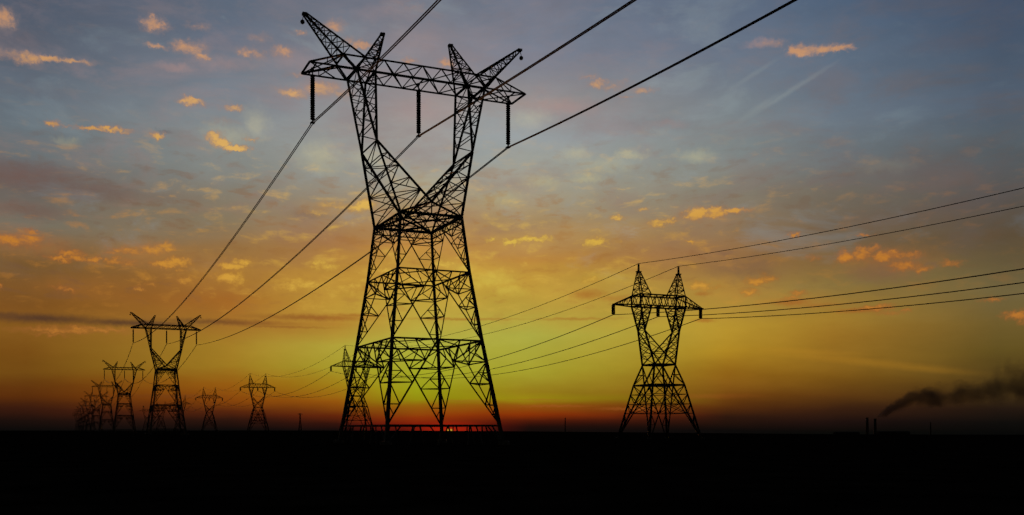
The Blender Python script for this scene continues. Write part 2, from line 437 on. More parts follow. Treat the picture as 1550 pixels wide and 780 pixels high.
class MB:
    """gathers bars, tubes and lathes into ONE mesh"""

    def __init__(s):
        s.v, s.f = [], []

    def _frame(s, d):
        d = d.normalized()
        up = Vector((0, 0, 1)) if abs(d.z) < 0.95 else Vector((1, 0, 0))
        a = d.cross(up).normalized()
        return a, a.cross(d).normalized()

    def prism(s, p, q, prof0, prof1):
        p, q = Vector(p), Vector(q)
        a, b = s._frame(q - p)
        n, i = len(prof0), len(s.v)
        for c, pr in ((p, prof0), (q, prof1)):
            for x, y in pr:
                s.v.append(c + a * x + b * y)
        for k in range(n):
            m = (k + 1) % n
            s.f.append((i + k, i + m, i + n + m, i + n + k))
        s.f.append(tuple(range(i + n - 1, i - 1, -1)))
        s.f.append(tuple(range(i + n, i + 2 * n)))

    def bar(s, p, q, w, w2=None):
        h, g = w / 2 * THIN[0], (w2 or w) / 2 * THIN[0]
        s.prism(p, q, [(-h, -h), (h, -h), (h, h), (-h, h)], [(-g, -g), (g, -g), (g, g), (-g, g)])

    def angle(s, p, q, w, w2=None):
        def prof(w):
            w = w * THIN[1]
            h, t = w / 2, w * 0.28
            return [(-h, -h), (h, -h), (h, -h + t), (-h + t, -h + t), (-h + t, h), (-h, h)]
        s.prism(p, q, prof(w), prof(w2 or w))

    def loop(s, pts, w, f=None):
        f = f or s.bar
        for a, b in zip(pts, pts[1:] + pts[:1]):
            f(a, b, w)

    def chain(s, pts, w):
        for a, b in zip(pts, pts[1:]):
            s.bar(a, b, w)

    def box(s, c, d):
        x, y, z = c
        dx, dy, dz = d[0] / 2, d[1] / 2, d[2] / 2
        i = len(s.v)
        s.v += [Vector((x + a * dx, y + b * dy, z + e * dz)) for e in (-1, 1) for a, b in ((-1, -1), (1, -1), (1, 1), (-1, 1))]
        s.f += [tuple(i + k for k in q) for q in ((3, 2, 1, 0), (4, 5, 6, 7), (0, 1, 5, 4), (1, 2, 6, 5), (2, 3, 7, 6), (3, 0, 4, 7))]

    def lathe(s, c, prof, n=12):
        """prof: (radius, z) from the top down, round the vertical axis"""
        i = len(s.v)
        for r_, z in prof:
            for k in range(n):
                a = 2 * math.pi * k / n
                s.v.append(Vector((c[0] + r_ * math.cos(a), c[1] + r_ * math.sin(a), c[2] + z)))
        for j in range(len(prof) - 1):
            for k in range(n):
                m = (k + 1) % n
                s.f.append((i + j * n + k, i + (j + 1) * n + k, i + (j + 1) * n + m, i + j * n + m))
        s.f.append(tuple(i + k for k in range(n)))
        e = i + (len(prof) - 1) * n
        s.f.append(tuple(e + k for k in reversed(range(n))))

    def tube(s, pts, rad, n=6):
        i = len(s.v)
        for j, p in enumerate(pts):
            d = (pts[min(j + 1, len(pts) - 1)] - pts[max(j - 1, 0)])
            a, b = s._frame(d)
            for k in range(n):
                t = 2 * math.pi * k / n
                s.v.append(p + a * rad * math.cos(t) + b * rad * math.sin(t))
        for j in range(len(pts) - 1):
            for k in range(n):
                m = (k + 1) % n
                s.f.append((i + j * n + k, i + j * n + m, i + (j + 1) * n + m, i + (j + 1) * n + k))
        s.f.append(tuple(i + k for k in reversed(range(n))))
        e = i + (len(pts) - 1) * n
        s.f.append(tuple(e + k for k in range(n)))

    def build(s, name, mat, parent=None, smooth=False):
        me = bpy.data.meshes.new(name)
        me.from_pydata([tuple(v) for v in s.v], [], s.f)
        me.materials.append(mat)
        if smooth:
            for p in me.polygons:
                p.use_smooth = True
        o = bpy.data.objects.new(name, me)
        COL.objects.link(o)
        if parent:
            o.parent = parent
        return o


def tag(o, label, cat, group=None, kind=None):
    o['label'] = label
    o['category'] = cat
    if group:
        o['group'] = group
    if kind:
        o['kind'] = kind
    return o


def empty(name, loc=(0, 0, 0), rz=0.0):
    o = bpy.data.objects.new(name, None)
    o.location = loc
    o.rotation_euler = (0, 0, rz)
    COL.objects.link(o)
    return o


CHILD = {}


def copy_tree(o, parent=None):
    c = o.copy()
    COL.objects.link(c)
    if parent:
        c.parent = parent
    for ch in [x for x in bpy.data.objects if x.parent == o]:
        copy_tree(ch, c)
    return c


def V(u, v, z):
    return Vector((u, v, z + EYE))            # z measured from eye level, w from the ground


def mid(a, b, t=0.5):
    return a + (b - a) * t


CORN = ((-1, 1), (-1, -1), (1, -1), (1, 1))   # back left, front left, front right, back right


# ------------------------------------------------------------------ the tall V-headed pylon
def make_main_pylon():
    root = empty('power_pylon')
    LV = [(6.31, 9.155, 0.5), (5.087, 6.995, 9.749), (4.102, 5.779, 17.336), (3.511, 4.963, 23.533)]
    ring = [[V(su * a, sv * b, z) for su, sv in CORN] for a, b, z in LV]
    foot = [V(su * 6.58, sv * 9.63, -EYE - 0.3) for su, sv in CORN]
    # legs
    for k in range(4):
        m = MB()
        m.angle(foot[k], ring[1][k], 0.45, 0.39)
        m.angle(ring[1][k], ring[2][k], 0.39, 0.34)
        m.angle(ring[2][k], ring[3][k], 0.34, 0.31)
        leg = m.build('leg', STEEL, root)
        b = MB()
        b.lathe((foot[k].x, foot[k].y, 0), [(0.55, 0.45), (0.6, 0.4), (0.6, -0.8)], 16)
        b.build('footing', CONC, leg)
    # the four braced faces
    for k in range(4):
        j = (k + 1) % 4
        m = MB()
        for s in range(3):
            A0, A1, B0, B1 = ring[s][k], ring[s + 1][k], ring[s][j], ring[s + 1][j]
            top = mid(A1, B1)
            wd = (0.175, 0.15, 0.13)[s]
            wb = (0.145, 0.12, 0.1)[s]
            for P0, P1 in ((A0, A1), (B0, B1)):
                D = lambda t: mid(P0, top, t)
                L = lambda t: mid(P0, P1, t)
                m.angle(P0, top, wd)
                ts = (0.24, 0.49, 0.75)
                for t in ts:
                    m.bar(D(t), L(t), wb)
                m.bar(L(.24), D(.12), wb * .8)
                m.bar(L(.49), D(.24), wb)
                m.bar(L(.75), D(.49), wb)
                m.bar(mid(L(.75), D(.49)), L(.49), wb * .8)
                m.bar(mid(L(.75), D(.49)), mid(L(.49), L(.75)), wb * .8)
                m.bar(D(.75), P1, wb * 1.1)
                q = mid(P1, top, .5)
                m.bar(D(.75), q, wb)
                h = mid(D(.75), P1, .5)
                m.bar(h, L(.75), wb * .8)
                m.bar(h, mid(P1, top, .25), wb * .8)
                m.bar(mid(D(.75), top, .5), q, wb * .8)
        # short braces under the lowest beam
        A, B = ring[0][k], ring[0][j]
        F, G = foot[k], foot[j]
        for t in (.25, .5, .75):
            lo = mid(F, G, t)
            lo.z = -0.3
            for d in (-.07, .07):
                m.bar(mid(A, B, t + d * .4), lo + (G - F) * d, .16)
        m.bar(mid(A, B, .12), mid(F, A, .1), .16)
        m.bar(mid(A, B, .88), mid(G, B, .1), .16)
        m.build('bracing', STEEL, root)
    # horizontal frames
    for s in range(3):
        m = MB()
        m.loop(ring[s], (0.24, 0.24, 0.21)[s], m.angle)
        if s:
            mids = [mid(ring[s][k], ring[s][(k + 1) % 4]) for k in range(4)]
            m.loop(mids, 0.13)
            # hip braces round each leg, just below the frame
            for k in range(4):
                P0, P1 = ring[s - 1][k], ring[s][k]
                da = mid(P0, mids[k], .75)
                db = mid(P0, mids[(k + 3) % 4], .75)
                m.bar(da, db, 0.16)
                m.bar(mid(da, db), P1, 0.11)
                d2a, d2b = mid(P0, mids[k], .49), mid(P0, mids[(k + 3) % 4], .49)
                m.bar(d2a, d2b, 0.12)
        m.build('belt_frame', STEEL, root)
    # waist
    m = MB()
    W = ring[3]
    W2 = [mid(ring[3][k], ring[2][k], .12) for k in range(4)]
    m.loop(W, 0.36, m.angle)
    m.loop(W2, 0.15)
    for k in range(4):
        j = (k + 1) % 4
        pa = [mid(W[k], W[j], t / 6) for t in range(7)]
        pb = [mid(W2[k], W2[j], (t + .5) / 6) for t in range(6)]
        for t in range(6):
            m.bar(pa[t], pb[t], .07)
            m.bar(pb[t], pa[t + 1], .07)
    m.bar(W[0], W[2], .2)
    m.bar(W[1], W[3], .2)
    mids = [mid(W[k], W[(k + 1) % 4]) for k in range(4)]
    m.loop(mids, .13)
    mk = [mid(ring[2][k], mids[k], .75) for k in range(4)]
    for k in range(4):
        m.bar(mid(ring[2][k], mids[k], .75), mid(ring[2][k], mids[(k + 3) % 4], .75), .14)
    Mf, Mb = V(0, -4.98, 24.88), V(0, 4.98, 24.88)
    for a, b, c in ((W[1], W[2], Mf), (W[0], W[3], Mb)):
        m.angle(a, c, .28)
        m.angle(c, b, .28)
        m.bar(c, mid(a, b), .14)
        m.bar(mid(a, c), mid(a, b, .25), .1)
        m.bar(mid(c, b), mid(a, b, .75), .1)
        m.bar(mid(a, c), mid(a, b), .1)
        m.bar(mid(c, b), mid(a, b), .1)
    m.bar(Mf, Mb, .16)
    m.build('waist_frame', STEEL, root)
    # V arms
    UK, BK, ZK, BT, ZT, UO, UI = 5.575, 2.992, 31.46, 1.993, 39.237, 7.505, 5.434
    for s in (-1, 1):
        m = MB()
        kf, kb = V(s * UK, -BK, ZK), V(s * UK, BK, ZK)
        wf, wb_ = V(s * LV[3][0], -LV[3][1], LV[3][2]), V(s * LV[3][0], LV[3][1], LV[3][2])
        of, ob = V(s * UO, -BT, ZT), V(s * UO, BT, ZT)
        jf, jb = V(s * UI, -BT, ZT), V(s * UI, BT, ZT)
        for a, b, w in ((wf, kf, .29), (wb_, kb, .29), (kf, of, .27), (kb, ob, .27), (kf, jf, .27), (kb, jb, .27), (Mf, kf, .29), (Mb, kb, .29)):
            m.angle(a, b, w)
        arm = m.build('arm', STEEL, root)
        m = MB()
        m.bar(kf, kb, .16)
        # lower triangles, front and back
        N = 5
        for (w0, m0, k0) in ((wf, Mf, kf), (wb_, Mb, kb)):
            for i in range(1, N):
                t = i / N
                a, b = mid(w0, k0, t), mid(m0, k0, t)
                m.bar(a, b, .12)
                a0, b0 = mid(w0, k0, (i - 1) / N), mid(m0, k0, (i - 1) / N)
                if i % 2:
                    m.bar(a0, b, .12)
                    m.bar(mid(a0, b), a, .085)
                else:
                    m.bar(b0, a, .12)
                    m.bar(mid(b0, a), b, .085)
        # lower outer and inner sides
        for (p0, p1, q0, q1) in ((wf, kf, wb_, kb), (Mf, kf, Mb, kb)):
            for i in range(0, N):
                t = i / N
                a, b = mid(p0, p1, t), mid(q0, q1, t)
                a2, b2 = mid(p0, p1, (i + 1) / N), mid(q0, q1, (i + 1) / N)
                if i:
                    m.bar(a, b, .1)
                m.bar(a if i % 2 else b, b2 if i % 2 else a2, .11)
        # upper prism
        N = 5
        for (o0, i0, k0) in ((of, jf, kf), (ob, jb, kb)):
            for i in range(1, N):
                t = i / N
                a, b = mid(k0, o0, t), mid(k0, i0, t)
                a2, b2 = mid(k0, o0, (i + 1) / N), mid(k0, i0, (i + 1) / N)
                if i > 1:
                    m.bar(a, b, .11)
                m.bar(a if i % 2 else b, b2 if i % 2 else a2, .11)
                if i > 2:
                    m.bar(mid(a if i % 2 else b, b2 if i % 2 else a2), mid(b, b2) if i % 2 == 0 else mid(a, a2), .08)
        for (p0, p1, q0, q1) in ((kf, of, kb, ob), (kf, jf, kb, jb)):
            for i in range(0, 4):
                a, b = mid(p0, p1, i / 4), mid(q0, q1, i / 4)
                a2, b2 = mid(p0, p1, (i + 1) / 4), mid(q0, q1, (i + 1) / 4)
                m.bar(a2, b2, .1)
                m.bar(a, b2, .1)
                if i > 1:
                    m.bar(b, a2, .1)
        m.build('lacing', STEEL, arm)
    # crossarm
    UT, ZC, UE = 12.649, ZT + 1.378, 8.867
    m = MB()
    for sv in (-1, 1):
        v = sv * BT
        m.angle(V(-UT, v, ZT), V(UT, v, ZT), .24)
        m.angle(V(-UE, v, ZC), V(UE, v, ZC), .24)
        for s in (-1, 1):
            m.angle(V(s * UE, v, ZC), V(s * UT, v, ZT), .22)
    for s in (-1, 1):
        m.angle(V(s * UT, -BT, ZT), V(s * UT, BT, ZT), .22)
        m.angle(V(s * UI, -BT, ZT), V(s * UI, BT, ZT), .26)
        m.angle(V(s * UO, -BT, ZT), V(s * UO, BT, ZT), .26)
    arm = m.build('crossarm', STEEL, root)
    m = MB()
    xs = [-UE + 2 * UE * i / 8 for i in range(9)]
    for sv in (-1, 1):
        v = sv * BT
        for i in range(8):
            a, b = xs[i], xs[i + 1]
            c = (a + b) / 2
            m.bar(V(a, v, ZC), V(c, v, ZT), .14)
            m.bar(V(c, v, ZT), V(b, v, ZC), .14)
        for s in (-1, 1):
            q = s * (UE + UT) / 2
            m.bar(V(q, v, ZT), V(s * (UE + UT) / 2, v, (ZC + ZT) / 2), .1)
            m.bar(V(q, v, ZT), V(s * UE, v, ZC), .12)
    for z, off in ((ZC, 0), (ZT, .5)):
        for i in range(8):
            a = xs[i] + off * (xs[1] - xs[0])
            b = a + (xs[1] - xs[0])
            sg = 1 if i % 2 else -1
            m.bar(V(a, sg * BT, z), V(b, -sg * BT, z), .12)
    for s in (-1, 1):
        m.bar(V(s * UE, -BT, ZC), V(s * UE, BT, ZC), .12)
        m.bar(V(s * UE, -BT, ZT), V(s * UT, BT, ZT), .13)
        m.bar(V(s * UE, BT, ZT), V(s * UT, -BT, ZT), .13)
        m.bar(V(s * UE, -BT, ZC), V(s * UT, BT, ZT), .12)
        m.bar(V(s * UE, BT, ZC), V(s * UT, -BT, ZT), .12)
    for u in (-11.9, .2, 11.3):
        m.bar(V(u, -BT, ZT), V(u, BT, ZT), .14)
    m.build('lacing', STEEL, arm)
    # four horn-shaped peaks
    U1, H1, U2, H2 = 12.774, 45.0, 4.05, 44.189
    for s in (-1, 1):
        for outward in (True, False):
            U, H = (U1, H1) if outward else (U2, H2)
            m = MB()
            d = .16
            so = s * d
            if outward:
                A = [(V(s * U + so, sv * d, H), V(s * UO, sv * BT, ZT)) for sv in (-1, 1)]
                B = [(V(s * U - so, sv * d, H + .1), V(s * 6.54, sv * BT, ZC)) for sv in (-1, 1)]
            else:
                A = [(V(s * U + so, sv * d, H), V(s * UO, sv * BT, ZT)) for sv in (-1, 1)]
                B = [(V(s * U - so, sv * d, H), V(s * UI, sv * BT, ZT)) for sv in (-1, 1)]
            for p, q in A + B:
                m.angle(q, p, .22, .18)
            m.box(V(s * U, 0, H + .02), (.5, .5, .26))
            n = 6 if outward else 5
            t0 = .26 if outward else .3
            for i in range(n):
                t, t2 = t0 + (1 - t0) * i / (n + .6), t0 + (1 - t0) * (i + 1) / (n + .6)
                af, ab = [mid(q, p, t) for p, q in A]
                bf, bb = [mid(q, p, t) for p, q in B]
                af2, ab2 = [mid(q, p, t2) for p, q in A]
                bf2, bb2 = [mid(q, p, t2) for p, q in B]
                m.bar(af, bf, .09)
                m.bar(ab, bb, .09)
                m.bar(af, ab, .09)
                m.bar(bf, bb, .09)
                for a_, b_, c_, d_ in ((af, bf, af2, bf2), (ab, bb, ab2, bb2), (af, ab, af2, ab2), (bf, bb, bf2, bb2)):
                    if i % 2:
                        m.bar(a_, d_, .09)
                    else:
                        m.bar(b_, c_, .09)
            pk = m.build('peak', STEEL, root)
            if outward:
                h = MB()
                h.bar(V(s * (U + .1), 0, H), V(s * (U + .22), 0, H - .65), .07)
                h.lathe(V(s * (U + .22), 0, H - 1.05), [(.06, .42), (.2, .34), (.24, .18), (.22, .04), (.1, -.06)], 10)
                h.build('wire_clamp', STEEL, pk, True)
    return root


# ------------------------------------------------------------------ the two-peaked pylon of the second line
def make_second_pylon():
    root = empty('power_pylon')
    Z0 = -EYE - .4
    foot = [V(su * 7.66, sv * 8.85, Z0) for su, sv in CORN]
    belt = [V(su * 4.659, sv * 5.181, 12.334) for su, sv in CORN]
    W = [V(su * 3.015, sv * 3.261, 17.631) for su, sv in CORN]
    knee = [V(su * 5.061, sv * 1.825, 26.351) for su, sv in CORN]
    zb, zt = 32.721, 35.517
    cb = [V(su * 6.594, sv * 2.488, zb) for su, sv in CORN]
    ib = [V(su * 3.392, sv * 2.488, zb) for su, sv in CORN]
    ct = [V(su * 6.663, sv * 2.33, zt) for su, sv in CORN]
    it_ = [V(su * 3.45, sv * 2.33, zt) for su, sv in CORN]
    for k in range(4):
        m = MB()
        m.angle(foot[k], belt[k], .42, .38)
        m.angle(belt[k], W[k], .38, .36)
        leg = m.build('leg', STEEL, root)
        b = MB()
        b.lathe((foot[k].x, foot[k].y, 0), [(0.5, 0.4), (0.55, 0.35), (0.55, -1.2)], 14)
        b.build('footing', CONC, leg)
    for k in range(4):
        j = (k + 1) % 4
        m = MB()
        m.angle(W[k], foot[j], .28)
        m.angle(W[j], foot[k], .28)
        hA, hB = W[k].z, foot[k].z
        for P, Q, X0, X1 in ((k, j, foot[k], W[j]), (j, k, foot[j], W[k])):
            def leg_at(z):
                return mid(foot[P], belt[P], (z - foot[P].z) / (belt[P].z - foot[P].z)) if z < belt[P].z else mid(belt[P], W[P], (z - belt[P].z) / (W[P].z - belt[P].z))

            def x_at(z):
                return mid(X0, X1, (z - X0.z) / (X1.z - X0.z))
            zs = [EYE + z for z in (2.0, 5.0, 7.4, 9.9, 12.334)]
            prev_ = None
            for z in zs:
                m.bar(leg_at(z), x_at(z), .13)
                if prev_:
                    m.bar(x_at(prev_), leg_at(z), .13)
                prev_ = z
        # inner part of the face: between the two crossing diagonals
        for z in (5.0, 7.4, 9.9):
            zz = EYE + z
            tz = (zz - foot[k].z) / (W[k].z - foot[k].z)
            m.bar(mid(foot[k], W[j], tz), mid(foot[j], W[k], tz), .12)
        for z, z2 in ((5.0, 7.4), (7.4, 9.9), (9.9, 12.334)):
            t1, t2 = [(EYE + q - foot[k].z) / (W[k].z - foot[k].z) for q in (z, z2)]
            m.bar(mid(foot[k], W[j], t1), mid(foot[j], W[k], t2), .11)
            m.bar(mid(foot[j], W[k], t1), mid(foot[k], W[j], t2), .11)
        q = mid(belt[k], W[k]), mid(belt[j], W[j])
        m.bar(q[0], mid(q[0], q[1], .28), .12)
        m.bar(q[1], mid(q[1], q[0], .28), .12)
        m.bar(belt[k], mid(q[0], q[1], .28), .12)
        m.bar(belt[j], mid(q[1], q[0], .28), .12)
        m.build('bracing', STEEL, root)
    m = MB()
    m.loop(belt, .34, m.angle)
    m.bar(belt[0], belt[2], .13)
    m.bar(belt[1], belt[3], .13)
    m.build('belt_frame', STEEL, root)
    m = MB()
    m.loop(W, .38, m.angle)
    m.bar(W[0], W[2], .13)
    m.bar(W[1], W[3], .13)
    m.build('waist_frame', STEEL, root)
    # window frame: posts, crossing braces, lacing
    for s in (-1, 1):
        ks = [k for k in range(4) if CORN[k][0] == s]
        m = MB()
        for k in ks:
            m.angle(W[k], knee[k], .32)
            m.angle(knee[k], cb[k], .3)
            m.angle(cb[k], ct[k], .28)
            m.angle(knee[k], ib[k], .26)
            o = 3 - k                                   # the corner across, same face
            m.angle(knee[k], W[o], .28)
        arm = m.build('arm', STEEL, root)
        m = MB()
        for k in ks:
            o = 3 - k
            for i in range(1, 5):
                t, t2 = i / 4.5, (i + 1) / 4.5
                if i < 4:
                    a, b = mid(knee[k], cb[k], t), mid(knee[k], ib[k], t)
                    a2, b2 = mid(knee[k], cb[k], min(t2, 1)), mid(knee[k], ib[k], min(t2, 1))
                    m.bar(a, b, .11)
                    m.bar(a if i % 2 else b, b2 if i % 2 else a2, .11)
            zx = 20.838 + EYE

            def post(z):
                return mid(W[k], knee[k], (z - W[k].z) / (knee[k].z - W[k].z))

            def xb(z):
                return mid(W[o], knee[k], (z - W[o].z) / (knee[k].z - W[o].z))

            def xo(z):                                 # the brace that comes down to this post's foot
                return mid(W[k], knee[o], (z - W[k].z) / (knee[o].z - W[k].z))
            m.bar(post(zx), xb(zx), .13)
            for z, zn in ((23.4, 26.351), (20.838, 23.4)):
                m.bar(post(z + EYE), xb(z + EYE), .11)
                m.bar(post(zn + EYE), xb(z + EYE), .11)
                m.bar(mid(post(zn + EYE), xb(z + EYE)), post(z + EYE), .09)
            m.bar(post(zx), xo((zx + W[k].z) / 2), .11)
            m.bar(post((zx + W[k].z) / 2), xo((zx + W[k].z) / 2), .1)
        a, b = ks
        for p0, p1, q0, q1, N in ((W[a], knee[a], W[b], knee[b], 4), (knee[a], cb[a], knee[b], cb[b], 4), (knee[a], ib[a], knee[b], ib[b], 4)):
            for i in range(N):
                x0, y0 = mid(p0, p1, i / N), mid(q0, q1, i / N)
                x1, y1 = mid(p0, p1, (i + 1) / N), mid(q0, q1, (i + 1) / N)
                m.bar(x1, y1, .11)
                m.bar(x0, y1, .11)
                m.bar(y0, x1, .11)
        m.build('lacing', STEEL, arm)
    # crossarm
    UT, ZT2 = 13.162, 32.788
    m = MB()
    m.loop(ct, .3, m.angle)
    m.loop(cb, .3, m.angle)
    for s in (-1, 1):
        for k in range(4):
            if CORN[k][0] == s:
                tip = V(s * UT, CORN[k][1] * .18, ZT2)
                m.angle(cb[k], tip, .26)
                m.angle(ct[k], tip, .24)
        m.box(V(s * UT, 0, ZT2 - .05), (.4, .6, .4))
    arm = m.build('crossarm', STEEL, root)
    m = MB()
    for lo, hi in (((cb[0], cb[3]), (ct[0], ct[3])), ((cb[1], cb[2]), (ct[1], ct[2]))):
        N = 7
        for i in range(N):
            m.bar(mid(lo[0], lo[1], i / N), mid(hi[0], hi[1], (i + .5) / N), .12)
            m.bar(mid(hi[0], hi[1], (i + .5) / N), mid(lo[0], lo[1], (i + 1) / N), .12)
    for q, N in ((ct, 6), (cb, 6)):
        for i in range(N):
            a = mid(q[0] if i % 2 else q[1], q[3] if i % 2 else q[2], i / N)
            b = mid(q[1] if i % 2 else q[0], q[2] if i % 2 else q[3], (i + 1) / N)
            m.bar(a, b, .11)
    for k in range(4):
        tip = V(CORN[k][0] * UT, CORN[k][1] * .18, ZT2)
        for i in range(1, 4):
            m.bar(mid(cb[k], tip, i / 4), mid(ct[k], tip, i / 4), .1)
            m.bar(mid(cb[k], tip, i / 4), mid(ct[k], tip, (i - 1) / 4), .1)
    m.bar(V(-.2, -2.49, zb), V(-.2, 2.49, zb), .2)
    m.build('lacing', STEEL, arm)
    # peaks
    U, zp, H = 5.892, 41.51, 43.633
    for s in (-1, 1):
        m = MB()
        tops = {}
        for k in range(4):
            if CORN[k][0] == s:
                sv = CORN[k][1]
                tops[k] = (V(s * U + s * .38, sv * .3, zp), V(s * U - s * .38, sv * .3, zp))
                m.angle(ct[k], tops[k][0], .24, .2)
                m.angle(it_[k], tops[k][1], .24, .2)
        m.box(V(s * U, 0, zp), (1.25, 1.0, .22))
        N = 4
        k1, k2 = list(tops)
        edges = [(ct[k1], tops[k1][0]), (it_[k1], tops[k1][1]), (it_[k2], tops[k2][1]), (ct[k2], tops[k2][0])]
        for e in range(4):
            (p0, p1), (q0, q1) = edges[e], edges[(e + 1) % 4]
            for i in range(N):
                a, b = mid(p0, p1, i / N), mid(q0, q1, i / N)
                a2, b2 = mid(p0, p1, (i + 1) / N), mid(q0, q1, (i + 1) / N)
                if i:
                    m.bar(a, b, .11)
                m.bar(a if i % 2 else b, b2 if i % 2 else a2, .11)
        pk = m.build('peak', STEEL, root)
        h = MB()
        h.bar(V(s * U, 0, zp), V(s * U, 0, H), .34, .26)
        h.build('wire_post', STEEL, pk)
    return root


# ------------------------------------------------------------------ insulators
def disc_profile(z_top, n, pitch, rad):
    pr = []
    for i in range(n):
        z = z_top - i * pitch
        c = rad * .72
        pr += [(c, z), (c * 1.1, z - pitch * .12), (rad, z - pitch * .34), (rad, z - pitch * .72), (c * 1.1, z - pitch * .84)]
    pr.append((c, z_top - n * pitch))
    return pr


def make_long_insulator():
    """hung from z = 0 at the crossarm, the wire clamp at z = -5.9"""
    root = empty('insulator_string')
    m = MB()
    m.bar((0, 0, .12), (0, 0, -.75), .11)
    m.box((0, 0, -.02), (.3, .14, .2))
    m.build('shackle', STEEL, root)
    m = MB()
    m.lathe((0, 0, 0), disc_profile(-.72, 20, .2425, .26), 12)
    m.build('disc_stack', GLAZE, root)
    m = MB()
    m.bar((0, 0, -5.55), (0, 0, -5.9), .13)
    m.bar((-.22, 0, -5.9), (.22, 0, -5.9), .14)
    m.bar((-.15, -.3, -5.9), (-.15, .3, -5.9), .13)
    m.bar((.15, -.3, -5.9), (.15, .3, -5.9), .13)
    m.build('clamp', STEEL, root)
    return root


def make_short_insulator():
    root = empty('insulator_string')
    m = MB()
    m.bar((0, 0, .1), (0, 0, -.3), .16)
    m.box((0, 0, -.3), (.98, .16, .16))
    m.build('yoke', STEEL, root)
    for x in (-.24, .24):
        m = MB()
        m.lathe((x, 0, 0), disc_profile(-.34, 11, .19, .27), 12)
        m.build('disc_stack', GLAZE, root)
    m = MB()
    m.box((0, 0, -2.46), (.92, .16, .14))
    m.bar((0, -.3, -2.6), (0, .3, -2.6), .16)
    m.build('clamp', STEEL, root)
    return root


# ------------------------------------------------------------------ setting out the two lines
TH1, TH2 = R(24.07), R(21.3)


def at_px(px, Z):
    return Vector(((px - CX) / FPX * Z, Z, 0))


main_spots = [at_px(631.1, 114.28), at_px(251.3, 390), at_px(188, 651), at_px(161.5, 913), at_px(145.5, 1166), at_px(137, 1410),
              at_px(131, 1655), at_px(126.5, 1905), at_px(122.5, 2160), at_px(119.5, 2420), at_px(117, 2690)]
main_labels = [
    'huge steel lattice pylon with V-shaped head towering in front of the setting sun',
    'V-headed lattice pylon at left, second largest of its row, behind a wire crossing it',
    'V-headed lattice pylon just left of the large one at left, third of its row',
    'small V-headed pylon overlapping the left edge of a bigger V-headed one',
    'small hazy V-headed pylon, largest inside the crowded cluster at far left',
    'small hazy V-headed pylon half hidden in the middle of the far left cluster',
] + ['tiny hazy V-headed pylon among the last of the row at the far left end'] * 5
G1, G2 = 'V-headed pylons of the tall line', 'two-peaked pylons of the second line'
THIN[:] = [0.8, 0.8]
proto = make_main_pylon()
THIN[:] = [1.0, 1.0]
for i, p in enumerate(main_spots):
    if i == 1:                                             # the older pylons down the line have stouter members
        THIN[:] = [1.25, 1.15]
        far = make_main_pylon()
        THIN[:] = [1.0, 1.0]
    o = proto if i == 0 else far if i == 1 else copy_tree(far)
    o.location = (p.x, p.y, ground_z(p.x, p.y) if i else 0)
    o.rotation_euler = (0, 0, TH1)
    tag(o, main_labels[i], 'pylon', G1)
second_spots = [Vector((38.1, 262.0, 0)), at_px(539.5, 519.7), at_px(390.5, 774), at_px(317, 1019), at_px(272.8, 1255), at_px(243.7, 1526), at_px(222.5, 1735)]
second_labels = [
    'two-peaked steel lattice pylon standing alone at right of the huge one',
    'two-peaked pylon seen behind the left legs of the huge pylon',
    'small two-peaked pylon in the gap left of the huge pylon',
    'smaller two-peaked pylon between the second V-headed one and a bigger two-peaked one',
    'tiny two-peaked pylon whose right arm sticks out beside a V-headed pylon leg',
    'tiny two-peaked pylon seen between the legs of a V-headed pylon',
    'faint tiny two-peaked pylon just left of the legs of a larger V-headed pylon',
]
THIN[:] = [1.3, 1.2]
proto = make_second_pylon()
THIN[:] = [1.0, 1.0]
for i, p in enumerate(second_spots):
    o = proto if i == 0 else copy_tree(proto)
    o.location = (p.x, p.y, ground_z(p.x, p.y))
    o.rotation_euler = (0, 0, TH2)
    tag(o, second_labels[i], 'pylon', G2)


def hang(p, th, u, z):
    return Vector((p.x + u * math.cos(th), p.y + u * math.sin(th), EYE + z + p.z))


US1, US2 = (-11.9, .2, 11.3), (-13.16, -.2, 12.6)
ZI1, ZI2 = 39.25, 32.75
WHICH = ('left', 'middle', 'right')
NTH1 = ('huge pylon', 'second V-headed pylon', 'third V-headed pylon', 'fourth V-headed pylon', 'fifth V-headed pylon')
NTH2 = ('lone right-hand two-peaked pylon', 'two-peaked pylon behind the huge legs', 'third two-peaked pylon', 'fourth two-peaked pylon')
first = make_long_insulator()
n = 0
for i in range(5):
    p = main_spots[i]
    gz = 0 if i == 0 else ground_z(p.x, p.y)
    for k, u in enumerate(US1):
        o = first if n == 0 else copy_tree(first)
        n += 1
        o.location = hang(Vector((p.x, p.y, gz)), TH1, u, ZI1)
        o.rotation_euler = (0, 0, TH1)
        tag(o, 'long ribbed insulator string under the %s of the %s crossarm' % (('left end', 'middle', 'right end')[k], NTH1[i]), 'insulator', 'long insulator strings')
first = make_short_insulator()
n = 0
for i in range(4):
    p = second_spots[i]
    for k, u in enumerate(US2):
        o = first if n == 0 else copy_tree(first)
        n += 1
        o.location = hang(Vector((p.x, p.y, ground_z(p.x, p.y))), TH2, u, ZI2)
        o.rotation_euler = (0, 0, TH2)
        tag(o, 'short thick insulator under the %s of the %s crossarm' % (('left end', 'middle', 'right end')[k], NTH2[i]), 'insulator', 'short double insulators')


def span(a, b, sag, n=28):
    return [mid(a, b, i / n) - Vector((0, 0, 4 * sag * (i / n) * (1 - i / n))) for i in range(n + 1)]


